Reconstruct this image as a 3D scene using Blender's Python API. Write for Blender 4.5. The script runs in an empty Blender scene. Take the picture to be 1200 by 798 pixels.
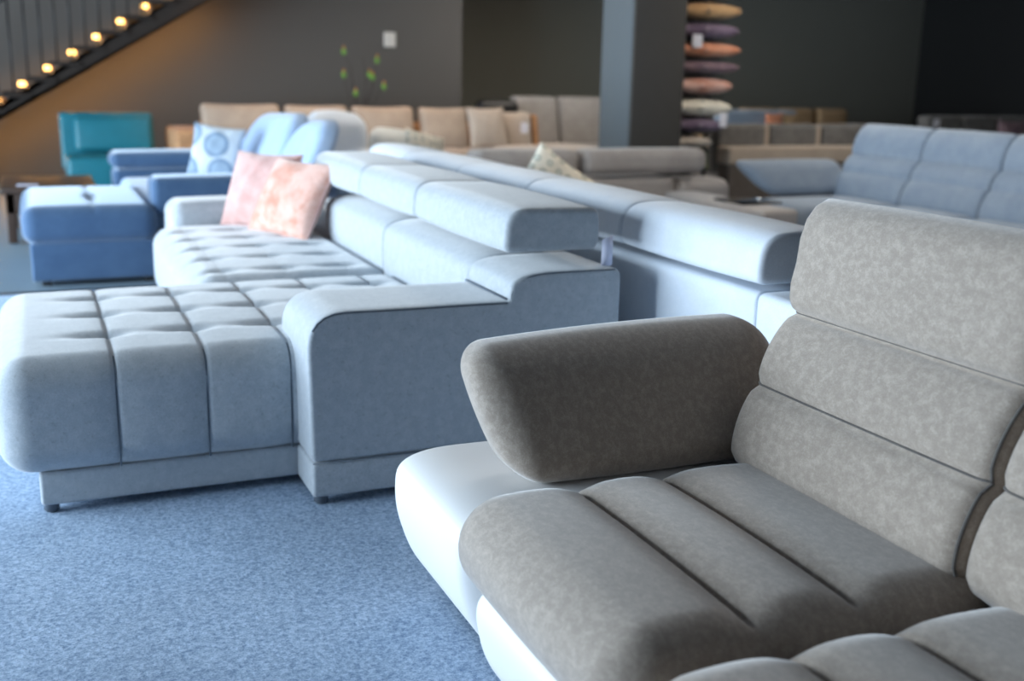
import bpy, bmesh, math, random
from mathutils import Vector, Matrix
random.seed(7)
PI = math.pi
sc = bpy.context.scene
C = bpy.context.collection

# ------------------------------------------------------------------ camera
EYE = Vector((0.0, 0.0, 1.40))
PITCH, ROLL, YAW = 13.593, 1.172, 23.535          # degrees; sofas stand square to the world axes
def cam_matrix():
    p, r, a = math.radians(PITCH), math.radians(ROLL), math.radians(YAW)
    fwd = Vector((math.sin(a) * math.cos(p), math.cos(a) * math.cos(p), -math.sin(p)))
    right0 = fwd.cross(Vector((0, 0, 1))).normalized()
    up0 = right0.cross(fwd)
    right = right0 * math.cos(r) + up0 * math.sin(r)
    up = up0 * math.cos(r) - right0 * math.sin(r)
    m = Matrix.Identity(4)
    for i in range(3):
        m[i][0], m[i][1], m[i][2], m[i][3] = right[i], up[i], -fwd[i], EYE[i]
    return m
cam = bpy.data.cameras.new('camera')
camo = bpy.data.objects.new('camera', cam); C.objects.link(camo)
camo.matrix_world = cam_matrix()
cam.sensor_width = 36; cam.lens = 38.7; cam.clip_end = 100
cam.dof.use_dof = True; cam.dof.focus_distance = 2.75; cam.dof.aperture_fstop = 2.0
sc.camera = camo

# ------------------------------------------------------------------ world, daylight, exposure
sc.view_settings.view_transform = 'Standard'; sc.view_settings.look = 'None'
sc.view_settings.gamma = 1.0; sc.view_settings.use_curve_mapping = False
sc.view_settings.exposure = 0.0
w = bpy.data.worlds.new('sky'); sc.world = w; w.use_nodes = True
bg = w.node_tree.nodes['Background']
bg.inputs[0].default_value = (0.62, 0.78, 1.0, 1); bg.inputs[1].default_value = 1.5

WIN_X = -3.6                                        # glazed shop front on the left
BAYS = [(2.5, 5.4), (5.7, 8.6), (8.9, 11.8)]
def area(name, loc, rot, sx, sy, power, col):
    l = bpy.data.lights.new(name, 'AREA'); l.shape = 'RECTANGLE'; l.size = sx; l.size_y = sy
    l.energy = power; l.color = col
    o = bpy.data.objects.new(name, l); C.objects.link(o); o.location = loc; o.rotation_euler = rot
    return o
for i, (a, b) in enumerate(BAYS):                   # daylight entering through each bay
    area('daylight', (WIN_X - 0.35, (a + b) / 2, 1.35), (0, -PI / 2, 0), 2.4, b - a, 430, (0.82, 0.92, 1.0))

# ------------------------------------------------------------------ materials
def nd(nt, t, x=0, y=0, **kw):
    n = nt.nodes.new(t); n.location = (x, y)
    for k, v in kw.items(): setattr(n, k, v)
    return n
def base_mat(name):
    m = bpy.data.materials.new(name); m.use_nodes = True
    nt = m.node_tree
    return m, nt, nt.nodes['Principled BSDF']
def rgb(c): return (c[0], c[1], c[2], 1)
def plain(name, col, rough=0.6, metal=0.0, var=0.06, scale=9):
    m, nt, b = base_mat(name)
    tc = nd(nt, 'ShaderNodeTexCoord'); no = nd(nt, 'ShaderNodeTexNoise')
    no.inputs['Scale'].default_value = scale; no.inputs['Detail'].default_value = 4
    nt.links.new(tc.outputs['Object'], no.inputs['Vector'])
    mx = nd(nt, 'ShaderNodeMix', data_type='RGBA')
    mx.inputs['A'].default_value = rgb([c * (1 - var) for c in col]); mx.inputs['B'].default_value = rgb([min(1, c * (1 + var)) for c in col])
    nt.links.new(no.outputs['Fac'], mx.inputs['Factor']); nt.links.new(mx.outputs['Result'], b.inputs['Base Color'])
    b.inputs['Roughness'].default_value = rough; b.inputs['Metallic'].default_value = metal
    return m
def fabric(name, lo, hi, scale=7, sharp=(0.35, 0.65), sheen=0.3, grain=420, grain_amt=0.12, bump=0.15, rough=0.85, fleck=0.0, stretch=(1, 1, 1), tint=(1, 1, 1)):
    """cloudy pile (two tones) with a fine woven grain and optional dark flecks"""
    m, nt, b = base_mat(name)
    L = nt.links
    tc = nd(nt, 'ShaderNodeTexCoord'); mp = nd(nt, 'ShaderNodeMapping'); mp.inputs['Scale'].default_value = stretch
    L.new(tc.outputs['Object'], mp.inputs['Vector'])
    n1 = nd(nt, 'ShaderNodeTexNoise'); n1.inputs['Scale'].default_value = scale; n1.inputs['Detail'].default_value = 9; n1.inputs['Roughness'].default_value = 0.74; n1.inputs['Distortion'].default_value = 0.25
    L.new(mp.outputs['Vector'], n1.inputs['Vector'])
    mr = nd(nt, 'ShaderNodeMapRange', interpolation_type='SMOOTHSTEP')
    mr.inputs['From Min'].default_value = sharp[0]; mr.inputs['From Max'].default_value = sharp[1]
    L.new(n1.outputs['Fac'], mr.inputs['Value'])
    mx = nd(nt, 'ShaderNodeMix', data_type='RGBA'); mx.inputs['A'].default_value = rgb(lo); mx.inputs['B'].default_value = rgb(hi)
    L.new(mr.outputs['Result'], mx.inputs['Factor'])
    n2 = nd(nt, 'ShaderNodeTexNoise'); n2.inputs['Scale'].default_value = grain; n2.inputs['Detail'].default_value = 2
    L.new(tc.outputs['Object'], n2.inputs['Vector'])
    g = nd(nt, 'ShaderNodeMapRange'); g.inputs['From Min'].default_value = 0.3; g.inputs['From Max'].default_value = 0.7
    g.inputs['To Min'].default_value = 1 - grain_amt; g.inputs['To Max'].default_value = 1 + grain_amt
    L.new(n2.outputs['Fac'], g.inputs['Value'])
    mu = nd(nt, 'ShaderNodeMix', data_type='RGBA', blend_type='MULTIPLY'); mu.inputs['Factor'].default_value = 1
    L.new(mx.outputs['Result'], mu.inputs['A']); L.new(g.outputs['Result'], mu.inputs['B'])
    out = mu.outputs['Result']
    if fleck:
        n3 = nd(nt, 'ShaderNodeTexNoise'); n3.inputs['Scale'].default_value = 75; n3.inputs['Detail'].default_value = 3
        L.new(tc.outputs['Object'], n3.inputs['Vector'])
        f = nd(nt, 'ShaderNodeMapRange', interpolation_type='SMOOTHSTEP'); f.inputs['From Min'].default_value = 0.60; f.inputs['From Max'].default_value = 0.72
        f.inputs['To Min'].default_value = 1; f.inputs['To Max'].default_value = 1 - fleck
        L.new(n3.outputs['Fac'], f.inputs['Value'])
        m2 = nd(nt, 'ShaderNodeMix', data_type='RGBA', blend_type='MULTIPLY'); m2.inputs['Factor'].default_value = 1
        L.new(out, m2.inputs['A']); L.new(f.outputs['Result'], m2.inputs['B']); out = m2.outputs['Result']
    L.new(out, b.inputs['Base Color'])
    b.inputs['Roughness'].default_value = rough
    b.inputs['Specular IOR Level'].default_value = 0.25
    b.inputs['Sheen Weight'].default_value = sheen; b.inputs['Sheen Roughness'].default_value = 0.45
    b.inputs['Sheen Tint'].default_value = rgb(tint)
    bp = nd(nt, 'ShaderNodeBump'); bp.inputs['Strength'].default_value = bump; bp.inputs['Distance'].default_value = 0.002
    L.new(n2.outputs['Fac'], bp.inputs['Height']); L.new(bp.outputs['Normal'], b.inputs['Normal'])
    return m
def emit(name, col, s):
    m, nt, b = base_mat(name)
    b.inputs['Base Color'].default_value = rgb(col); b.inputs['Emission Color'].default_value = rgb(col); b.inputs['Emission Strength'].default_value = s
    return m
def spots(name, c0, c1, c2, scale, t0, t1):
    """flat print: round blots of two inks on a ground colour"""
    m, nt, b = base_mat(name); L = nt.links
    tc = nd(nt, 'ShaderNodeTexCoord'); v = nd(nt, 'ShaderNodeTexVoronoi'); v.inputs['Scale'].default_value = scale; v.inputs['Randomness'].default_value = 0.35
    v.voronoi_dimensions = '2D'
    sp = nd(nt, 'ShaderNodeSeparateXYZ'); cb = nd(nt, 'ShaderNodeCombineXYZ')
    L.new(tc.outputs['Object'], sp.inputs[0]); L.new(sp.outputs[0], cb.inputs[0]); L.new(sp.outputs[2], cb.inputs[1]); L.new(cb.outputs[0], v.inputs['Vector'])
    r = nd(nt, 'ShaderNodeValToRGB'); r.color_ramp.interpolation = 'LINEAR'
    e = r.color_ramp.elements; e[0].position = t0 - .02; e[0].color = rgb(c1); e[1].position = t0 + .02; e[1].color = rgb(c0)
    L.new(v.outputs['Distance'], r.inputs['Fac'])
    r2 = nd(nt, 'ShaderNodeMix', data_type='RGBA'); r2.inputs['B'].default_value = rgb(c2)
    lt = nd(nt, 'ShaderNodeMath', operation='LESS_THAN'); lt.inputs[1].default_value = t1
    L.new(v.outputs['Distance'], lt.inputs[0]); L.new(lt.outputs[0], r2.inputs['Factor']); L.new(r.outputs['Color'], r2.inputs['A'])
    L.new(r2.outputs['Result'], b.inputs['Base Color']); b.inputs['Roughness'].default_value = 0.9
    return m
def carpet():
    m, nt, b = base_mat('blue_carpet'); L = nt.links
    tc = nd(nt, 'ShaderNodeTexCoord')
    n1 = nd(nt, 'ShaderNodeTexNoise'); n1.inputs['Scale'].default_value = 85; n1.inputs['Detail'].default_value = 5; n1.inputs['Roughness'].default_value = .75
    n2 = nd(nt, 'ShaderNodeTexNoise'); n2.inputs['Scale'].default_value = 2.2; n2.inputs['Detail'].default_value = 5
    for n in (n1, n2): L.new(tc.outputs['Object'], n.inputs['Vector'])
    r = nd(nt, 'ShaderNodeValToRGB'); e = r.color_ramp.elements
    e[0].position = .34; e[0].color = rgb(CARPET_LO); e[1].position = .66; e[1].color = rgb(CARPET_HI)
    L.new(n1.outputs['Fac'], r.inputs['Fac'])
    mr = nd(nt, 'ShaderNodeMapRange'); mr.inputs['From Min'].default_value = .3; mr.inputs['From Max'].default_value = .7; mr.inputs['To Min'].default_value = .9; mr.inputs['To Max'].default_value = 1.08
    L.new(n2.outputs['Fac'], mr.inputs['Value'])
    mu = nd(nt, 'ShaderNodeMix', data_type='RGBA', blend_type='MULTIPLY'); mu.inputs['Factor'].default_value = 1
    L.new(r.outputs['Color'], mu.inputs['A']); L.new(mr.outputs['Result'], mu.inputs['B']); L.new(mu.outputs['Result'], b.inputs['Base Color'])
    b.inputs['Roughness'].default_value = .95; b.inputs['Specular IOR Level'].default_value = .1
    b.inputs['Sheen Weight'].default_value = .25; b.inputs['Sheen Tint'].default_value = rgb((.6, .8, 1))
    bp = nd(nt, 'ShaderNodeBump'); bp.inputs['Strength'].default_value = .7; bp.inputs['Distance'].default_value = .006
    L.new(n1.outputs['Fac'], bp.inputs['Height']); L.new(bp.outputs['Normal'], b.inputs['Normal'])
    return m
CARPET_LO, CARPET_HI = (0.11, 0.18, 0.31), (0.48, 0.60, 0.76)
M = {}
M['carpet'] = carpet()
M['vinyl'] = plain('grey_vinyl', (0.16, 0.22, 0.27), .35, var=.05, scale=3)
M['strip'] = plain('dark_strip', (0.015, 0.018, 0.022), .4)
M['wall'] = plain('charcoal_paint', (0.125, 0.115, 0.107), .8, var=.04, scale=1.5)
M['wall_b'] = plain('olive_black_paint', (0.27, 0.262, 0.225), .85, var=.04, scale=1.5)
M['wall_k'] = plain('black_paint', (0.028, 0.028, 0.029), .9)
M['wall_w'] = plain('grey_paint', (0.12, 0.12, 0.125), .8)
M['ceil'] = plain('ceiling_paint', (0.10, 0.10, 0.105), .9)
M['frame'] = plain('window_frame', (0.05, 0.05, 0.055), .4)
M['velvet'] = fabric('taupe_velvet', (0.345, 0.290, 0.245), (0.485, 0.418, 0.36), scale=52, sharp=(.38, .72), sheen=.8, grain=300, grain_amt=.09, bump=.08, rough=.8, stretch=(1.2, .8, 1), tint=(.95, .97, 1))
M['velvet_p'] = fabric('taupe_piping', (0.10, 0.092, 0.09), (0.15, 0.14, 0.13), sheen=.3)
M['white'] = plain('white_leather', (0.80, 0.81, 0.82), .5, var=.02)
M['grey'] = fabric('blue_grey_fabric', (0.40, 0.445, 0.49), (0.47, 0.51, 0.55), scale=30, sharp=(.38, .66), sheen=.55, grain=330, grain_amt=.13, fleck=.16, bump=.12)
M['grey_s'] = fabric('blue_grey_seam', (0.10, 0.125, 0.155), (0.13, 0.155, 0.19), sheen=0)
M['pale'] = fabric('pale_blue_fabric', (0.70, 0.77, 0.86), (0.75, 0.81, 0.89), scale=6, sheen=.3, grain=300, grain_amt=.06)
M['pale_s'] = fabric('pale_blue_seam', (0.20, 0.26, 0.36), (0.24, 0.30, 0.40), sheen=0)
M['navy'] = fabric('denim_blue_fabric', (0.048, 0.098, 0.19), (0.062, 0.12, 0.22), scale=5, sheen=.8, grain=300, grain_amt=.08, tint=(.75, .87, 1))
M['sky'] = fabric('light_blue_fabric', (0.36, 0.50, 0.72), (0.42, 0.56, 0.77), scale=5, sheen=.3, grain=300, grain_amt=.06)
M['steel'] = fabric('steel_blue_fabric', (0.24, 0.305, 0.395), (0.29, 0.355, 0.44), scale=6, sheen=.35, grain=240, grain_amt=.09)
M['taupe2'] = fabric('grey_taupe_fabric', (0.34, 0.315, 0.30), (0.40, 0.375, 0.36), scale=6, sheen=.3, grain=240, grain_amt=.08)
M['tan'] = fabric('tan_fabric', (0.40, 0.33, 0.27), (0.46, 0.385, 0.315), scale=5, sheen=.2, grain=200, grain_amt=.1)
M['wicker'] = fabric('orange_tan_weave', (0.42, 0.22, 0.11), (0.52, 0.29, 0.15), scale=12, sheen=.1, grain=120, grain_amt=.2)
M['beige'] = fabric('beige_fabric', (0.47, 0.41, 0.355), (0.52, 0.46, 0.40), scale=5, sheen=.2, grain=200, grain_amt=.08)
M['brown'] = fabric('brown_fabric', (0.10, 0.085, 0.075), (0.13, 0.11, 0.10), scale=5, sheen=.2, grain=200)
M['charc'] = fabric('charcoal_cushion', (0.12, 0.118, 0.115), (0.17, 0.165, 0.16), scale=9, sheen=.3, grain=180)
M['honey'] = fabric('honey_fabric', (0.40, 0.27, 0.15), (0.46, 0.32, 0.19), scale=5, sheen=.1, grain=200)
M['teal'] = plain('teal_leather', (0.012, 0.165, 0.225), .42, var=.12)
M['peach'] = fabric('peach_velvet', (0.55, 0.23, 0.155), (0.72, 0.46, 0.39), scale=3.2, sharp=(.36, .56), sheen=.6, grain=150, grain_amt=.12, tint=(1, .9, .87))
M['peach_p'] = fabric('pale_peach_velvet', (0.56, 0.32, 0.29), (0.63, 0.42, 0.39), scale=8, sheen=.6, grain=150, grain_amt=.1, tint=(1, .9, .87))
M['circles'] = spots('circle_print', (0.54, 0.60, 0.65), (0.19, 0.27, 0.37), (0.28, 0.37, 0.47), 3.9, .42, .30)
M['leafpr'] = spots('cream_print', (0.78, 0.73, 0.62), (0.50, 0.50, 0.42), (0.68, 0.70, 0.64), 14, .30, .10)
M['greenpr'] = spots('sage_print', (0.24, 0.27, 0.17), (0.10, 0.14, 0.10), (0.32, 0.30, 0.16), 16, .32, .12)
M['rust'] = fabric('rust_fabric', (0.58, 0.20, 0.10), (0.78, 0.38, 0.24), scale=6, sheen=.3, grain=160)
M['ochre'] = fabric('ochre_fabric', (0.50, 0.29, 0.13), (0.62, 0.39, 0.20), scale=6, sheen=.3, grain=160)
M['plum'] = fabric('plum_fabric', (0.12, 0.085, 0.14), (0.24, 0.18, 0.25), scale=6, sheen=.3, grain=160)
M['mauve'] = fabric('mauve_fabric', (0.14, 0.09, 0.12), (0.30, 0.20, 0.22), scale=8, sheen=.3, grain=160)
M['ivory'] = fabric('ivory_fabric', (0.66, 0.68, 0.66), (0.74, 0.76, 0.74), scale=5, sheen=.2, grain=200)
M['wood'] = plain('dark_wood', (0.055, 0.032, 0.022), .4, var=.35, scale=5)
M['oak'] = plain('oak_wood', (0.36, 0.19, 0.085), .5, var=.2, scale=4)
M['black'] = plain('black_metal', (0.012, 0.012, 0.014), .45)
M['stairwood'] = plain('stained_stair', (0.02, 0.014, 0.011), .9, var=.2)
M['riser'] = plain('stair_riser', (0.50, 0.28, 0.13), .6, var=.1)
M['colblue'] = plain('column_paint', (0.095, 0.118, 0.135), .6, var=.03)
M['colshade'] = plain('column_shade', (0.060, 0.056, 0.052), .7, var=.08)
M['chrome'] = plain('chrome', (0.75, 0.78, 0.8), .15, metal=1, var=.01)
M['glassblk'] = plain('black_glass', (0.01, 0.012, 0.015), .05)
M['paper'] = plain('white_card', (0.80, 0.80, 0.88), .6, var=.01)
M['lilac'] = plain('lilac_card', (0.74, 0.77, 0.95), .6, var=.02)
M['plastic'] = plain('white_plastic', (0.75, 0.71, 0.66), .4, var=.01)
M['vase'] = plain('dark_ceramic', (0.03, 0.028, 0.028), .3)
M['twig'] = plain('twig_bark', (0.05, 0.04, 0.035), .8)
M['bud'] = plain('green_bud', (0.16, 0.36, 0.05), .5, var=.3, scale=30)
M['budtip'] = plain('orange_bud_tip', (0.42, 0.17, 0.05), .5)
M['led'] = emit('warm_led', (1.0, 0.55, 0.15), 6)
M['panel'] = emit('fill_panel_light', (1.0, .90, .78), 24)
M['foot'] = plain('clear_glide', (0.10, 0.12, 0.15), .2)

def glass_mat():
    m = bpy.data.materials.new('window_glass'); m.use_nodes = True; nt = m.node_tree; nt.nodes.clear()
    o = nd(nt, 'ShaderNodeOutputMaterial'); t = nd(nt, 'ShaderNodeBsdfTransparent'); t.inputs[0].default_value = (.95, .98, 1, 1)
    g = nd(nt, 'ShaderNodeBsdfGlossy'); g.inputs['Roughness'].default_value = .02
    x = nd(nt, 'ShaderNodeMixShader'); x.inputs[0].default_value = .05
    nt.links.new(t.outputs[0], x.inputs[1]); nt.links.new(g.outputs[0], x.inputs[2]); nt.links.new(x.outputs[0], o.inputs[0])
    return m
M['glass'] = glass_mat()

# ------------------------------------------------------------------ scene-graph helpers
def thing(name, label, cat, loc=(0, 0, 0), group=None):
    o = bpy.data.objects.new(name, None); C.objects.link(o)
    o.location = loc; o.empty_display_size = .1
    o['label'] = label; o['category'] = cat
    if group: o['group'] = group
    return o
def tag(o, label, cat, group=None):
    o['label'] = label; o['category'] = cat
    if group: o['group'] = group
    return o
def link(name, verts, faces, mat, parent=None, smooth=True, sharp=None, recalc=False):
    """ONE mesh object; verts in world space. Origin goes to the parent's base, or to the bottom centre of the mesh"""
    if parent is not None:
        top = parent; off = Vector((0, 0, 0))
        while top is not None: off += top.location; top = top.parent
        loc = Vector((0, 0, 0))
    else:
        xs = [v[0] for v in verts]; ys = [v[1] for v in verts]; zs = [v[2] for v in verts]
        off = Vector(((min(xs) + max(xs)) / 2, (min(ys) + max(ys)) / 2, min(zs))); loc = off
    me = bpy.data.meshes.new(name)
    me.from_pydata([(v[0] - off.x, v[1] - off.y, v[2] - off.z) for v in verts], [], faces)
    if recalc:
        bm = bmesh.new(); bm.from_mesh(me); bmesh.ops.recalc_face_normals(bm, faces=bm.faces); bm.to_mesh(me); bm.free()
    if smooth: me.polygons.foreach_set('use_smooth', [True] * len(me.polygons))
    if sharp: me.set_sharp_from_angle(angle=math.radians(sharp))
    me.materials.append(M[mat] if isinstance(mat, str) else mat)
    me.update()
    o = bpy.data.objects.new(name, me); C.objects.link(o); o.location = loc
    if parent is not None: o.parent = parent
    return o
def structure(o):
    o['kind'] = 'structure'; return o

def _samples(h, r, n, k):
    inner = h - r
    off = [r * math.tan(math.radians(45.0 * (i + 1) / k)) for i in range(k)]
    mid = [-inner + 2 * inner * i / n for i in range(n + 1)]
    return [-(inner + o) for o in reversed(off)] + mid + [inner + o for o in off]
def rbox_geo(lo, hi, r, n=(4, 4, 4), k=4, puff=(0, 0, 0), deform=None):
    c = [(a + b) / 2 for a, b in zip(lo, hi)]; h = [(b - a) / 2 for a, b in zip(lo, hi)]
    r = min(r, min(h) * .999)
    S = [_samples(h[i], r, n[i], k) for i in range(3)]
    idx = {}; V = []; F = []
    def vert(t):
        if t in idx: return idx[t]
        p = [S[i][t[i]] for i in range(3)]
        q = [max(-(h[i] - r), min(h[i] - r, p[i])) for i in range(3)]
        d = [p[i] - q[i] for i in range(3)]; L = math.sqrt(sum(x * x for x in d)) or 1
        p = [q[i] + d[i] / L * r for i in range(3)]
        u = [p[i] / h[i] for i in range(3)]
        e = [1 - min(1, x * x) for x in u]
        p = [p[0] + puff[0] * u[0] * e[1] * e[2], p[1] + puff[1] * u[1] * e[0] * e[2], p[2] + puff[2] * u[2] * e[0] * e[1]]
        w = (p[0] + c[0], p[1] + c[1], p[2] + c[2])
        if deform: w = deform(w, u)
        idx[t] = len(V); V.append(w); return idx[t]
    for a in range(3):
        b, cc = (a + 1) % 3, (a + 2) % 3
        for s in (0, 1):
            ai = 0 if s == 0 else len(S[a]) - 1
            for i in range(len(S[b]) - 1):
                for j in range(len(S[cc]) - 1):
                    q = []
                    for (di, dj) in ((0, 0), (1, 0), (1, 1), (0, 1)):
                        t = [0, 0, 0]; t[a] = ai; t[b] = i + di; t[cc] = j + dj; q.append(vert(tuple(t)))
                    F.append(q if s else q[::-1])
    return V, F
def rbox(name, lo, hi, r, mat, parent=None, **kw):
    V, F = rbox_geo(lo, hi, r, **kw)
    return link(name, V, F, mat, parent)
def box(name, lo, hi, mat, parent=None, bev=.004):
    return rbox(name, lo, hi, bev, mat, parent, n=(1, 1, 1), k=2)

def roundpoly(pts, seg=6):
    """pts: (a, b, radius); rounded closed outline"""
    out = []; N = len(pts)
    for i, p in enumerate(pts):
        r = p[2] if len(p) > 2 else 0
        c = Vector(p[:2]); a = Vector(pts[i - 1][:2]); b = Vector(pts[(i + 1) % N][:2])
        if r <= 0: out.append((c.x, c.y)); continue
        d1 = a - c; d2 = b - c
        r1 = min(r, d1.length * .49); r2 = min(r, d2.length * .49)
        p0 = c + d1.normalized() * r1; p1 = c + d2.normalized() * r2
        for j in range(seg + 1):
            t = j / seg; q = p0 * (1 - t) ** 2 + c * 2 * t * (1 - t) + p1 * t * t
            out.append((q.x, q.y))
    return out
def inset(P, d):
    N = len(P); out = []
    area2 = sum(P[i - 1][0] * P[i][1] - P[i][0] * P[i - 1][1] for i in range(N)); s = 1 if area2 > 0 else -1
    for i in range(N):
        t = Vector((P[(i + 1) % N][0] - P[i - 1][0], P[(i + 1) % N][1] - P[i - 1][1]))
        if t.length < 1e-9: out.append(P[i]); continue
        t.normalize(); out.append((P[i][0] - s * t.y * d, P[i][1] + s * t.x * d))
    return out
def extr(name, P, axis, t0, t1, r, mat, parent=None, k=4, n=1, deform=None, sharp=None, puff=0):
    """outline P extruded along 'y' (outline in x,z) or 'x' (outline in y,z) with rolled ends"""
    rings = [(t0 + r * (1 - math.sin(PI / 2 * (1 - j / k))), r * (1 - math.cos(PI / 2 * (1 - j / k)))) for j in range(k + 1)] if r else [(t0, 0)]
    if r: rings = [(t0, r + .0025)] + rings
    mids = [(t0 + r + (t1 - t0 - 2 * r) * i / n, 0) for i in range(1, n)]
    back = [(t1 - (t - t0), d) for t, d in reversed(rings)]
    allr = rings + mids + back
    V = []; N = len(P)
    for t, d in allr:
        Q = inset(P, d) if d > 0 else P
        f = (t - t0) / (t1 - t0); b = puff * 4 * f * (1 - f)
        if b: Q = inset(Q, -b)
        for (a, bb) in Q:
            w = (a, t, bb) if axis == 'y' else (t, a, bb)
            V.append(deform(w) if deform else w)
    F = []
    for i in range(len(allr) - 1):
        for j in range(N):
            F.append((i * N + j, i * N + (j + 1) % N, (i + 1) * N + (j + 1) % N, (i + 1) * N + j))
    # caps as fans about the centroid
    for base, ring in ((0, 0), (1, len(allr) - 1)):
        vs = V[ring * N:(ring + 1) * N]; cx = tuple(sum(v[i] for v in vs) / N for i in range(3))
        F.append(tuple(range(ring * N, ring * N + N)) if base else tuple(reversed(range(ring * N, ring * N + N))))
    return link(name, V, F, mat, parent, recalc=True, sharp=sharp)
def tube(name, path, rad, mat, parent=None, n=6, closed=False):
    path = [Vector(p) for p in path]; V = []; F = []; N = len(path); prev = None
    rads = rad if isinstance(rad, (list, tuple)) else [rad] * N
    for i, p in enumerate(path):
        if closed: t = path[(i + 1) % N] - path[i - 1]
        else: t = path[min(i + 1, N - 1)] - path[max(i - 1, 0)]
        t.normalize()
        u = (Vector((0, 0, 1)) if abs(t.z) < .9 else Vector((1, 0, 0))) if prev is None else prev
        u = (u - t * u.dot(t)).normalized(); prev = u; v = t.cross(u)
        for j in range(n):
            a = 2 * PI * j / n; q = p + (u * math.cos(a) + v * math.sin(a)) * rads[i]; V.append(tuple(q))
    for i in range(N if closed else N - 1):
        for j in range(n):
            F.append((i * n + j, i * n + (j + 1) % n, ((i + 1) % N) * n + (j + 1) % n, ((i + 1) % N) * n + j))
    if not closed: F += [tuple(reversed(range(n))), tuple(range((N - 1) * n, N * n))]
    return link(name, V, F, mat, parent, recalc=True)
def lathe(name, prof, cx, cy, mat, parent=None, n=20):
    V = []; F = []
    for r, z in prof:
        for j in range(n):
            a = 2 * PI * j / n; V.append((cx + r * math.cos(a), cy + r * math.sin(a), z))
    for i in range(len(prof) - 1):
        for j in range(n): F.append((i * n + j, i * n + (j + 1) % n, (i + 1) * n + (j + 1) % n, (i + 1) * n + j))
    F += [tuple(reversed(range(n))), tuple(range((len(prof) - 1) * n, len(prof) * n))]
    return link(name, V, F, mat, parent, recalc=True, sharp=50)
def pillow(name, wd, ht, th, mat, loc, rot, label=None, cat='pillow', group=None, n=22, pipe=None, sag=.07, fat=.42):
    """soft square cushion in its own x,z plane (front = -y), pinched corners, seam round the rim"""
    root = thing(name, label, cat, loc, group); root.rotation_euler = rot
    V = []; F = []
    for side in (-1, 1):
        for i in range(n + 1):
            for j in range(n + 1):
                u = -1 + 2 * i / n; v = -1 + 2 * j / n
                u = math.sin(u * PI / 2) * .35 + u * .65; v = math.sin(v * PI / 2) * .35 + v * .65
                x = wd / 2 * u * (1 - sag * (1 - v * v) * abs(u)); z = ht / 2 * v * (1 - sag * (1 - u * u) * abs(v))
                t = th / 2 * (max(0, 1 - u ** 2) * max(0, 1 - v ** 2)) ** fat
                wr = .006 * math.sin(9 * u + 4 * v + side) * math.sin(7 * v - 3 * u) * (1 - u * u)
                V.append((x, side * (t + .002) + wr, z + ht / 2))
    m = (n + 1) ** 2
    for s in (0, 1):
        for i in range(n):
            for j in range(n):
                q = [s * m + i * (n + 1) + j, s * m + (i + 1) * (n + 1) + j, s * m + (i + 1) * (n + 1) + j + 1, s * m + i * (n + 1) + j + 1]
                F.append(q if s == 0 else q[::-1])
    rim = [(i, 0) for i in range(n)] + [(n, j) for j in range(n)] + [(i, n) for i in range(n, 0, -1)] + [(0, j) for j in range(n, 0, -1)]
    R = [i * (n + 1) + j for i, j in rim]
    for a in range(len(R)):
        b = R[(a + 1) % len(R)]; F.append((R[a], R[a] + m, b + m, b))
    me = bpy.data.meshes.new('cover'); me.from_pydata(V, [], F)
    bm = bmesh.new(); bm.from_mesh(me); bmesh.ops.recalc_face_normals(bm, faces=bm.faces); bm.to_mesh(me); bm.free()
    me.polygons.foreach_set('use_smooth', [True] * len(me.polygons)); me.materials.append(M[mat])
    o = bpy.data.objects.new('cover', me); C.objects.link(o); o.parent = root
    if pipe:
        pts = [((V[i][0]), 0, V[i][2]) for i in R]
        pr = thing('tmp', '', '', (0, 0, 0))
        e = tube('piping', pts, .006, pipe, None, closed=True)
        e.location = (0, 0, 0)
        xs = [v.co for v in e.data.vertices]
        # tube() re-centred the mesh: shift back into pillow space
        mnx = min(p[0] for p in pts); mxx = max(p[0] for p in pts)
        e.parent = root
        zmin = min(p[2] for p in pts)
        e.location = ((mnx + mxx) / 2, 0, zmin - .006)
        bpy.data.objects.remove(pr)
    return root
def lobe(p0, p1, b, n=8, s=1):
    p0 = Vector(p0); p1 = Vector(p1); d = p1 - p0; nn = Vector((-d.y, d.x)).normalized() * s
    out = []
    for i in range(n + 1):
        t = i / n; q = p0 + d * t + nn * b * (4 * t * (1 - t)) ** .5 if 0 < t < 1 else p0 + d * t
        out.append((q.x, q.y))
    return out

# ================================================================== THE ROOM
ZC = 3.3
def slab(name, lo, hi, mat): return structure(box(name, lo, hi, mat, None, bev=.001))
slab('floor', (-3.9, -4.2, -.1), (16.2, 7.42, 0), 'carpet')
slab('floor', (-3.9, 7.47, -.1), (16.2, 17.4, 0), 'vinyl')
structure(box('trim_1', (-3.9, 7.42, -.1), (16.2, 7.47, .006), 'strip'))
slab('ceiling', (-3.9, -4.2, ZC), (16.2, 17.4, ZC + .1), 'ceil')
slab('wall_back', (-3.9, 14.6, 0), (5.52, 14.75, ZC), 'wall')
slab('wall_return', (5.37, 14.75, 0), (5.52, 17.25, ZC), 'wall_b')
slab('wall_back_recess', (5.37, 17.25, 0), (16.2, 17.4, ZC), 'wall_b')
slab('wall_right', (16.05, -4.2, 0), (16.2, 17.25, ZC), 'wall_k')
slab('wall_front', (-3.9, -4.2, 0), (16.05, -4.05, ZC), 'wall_w')
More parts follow.
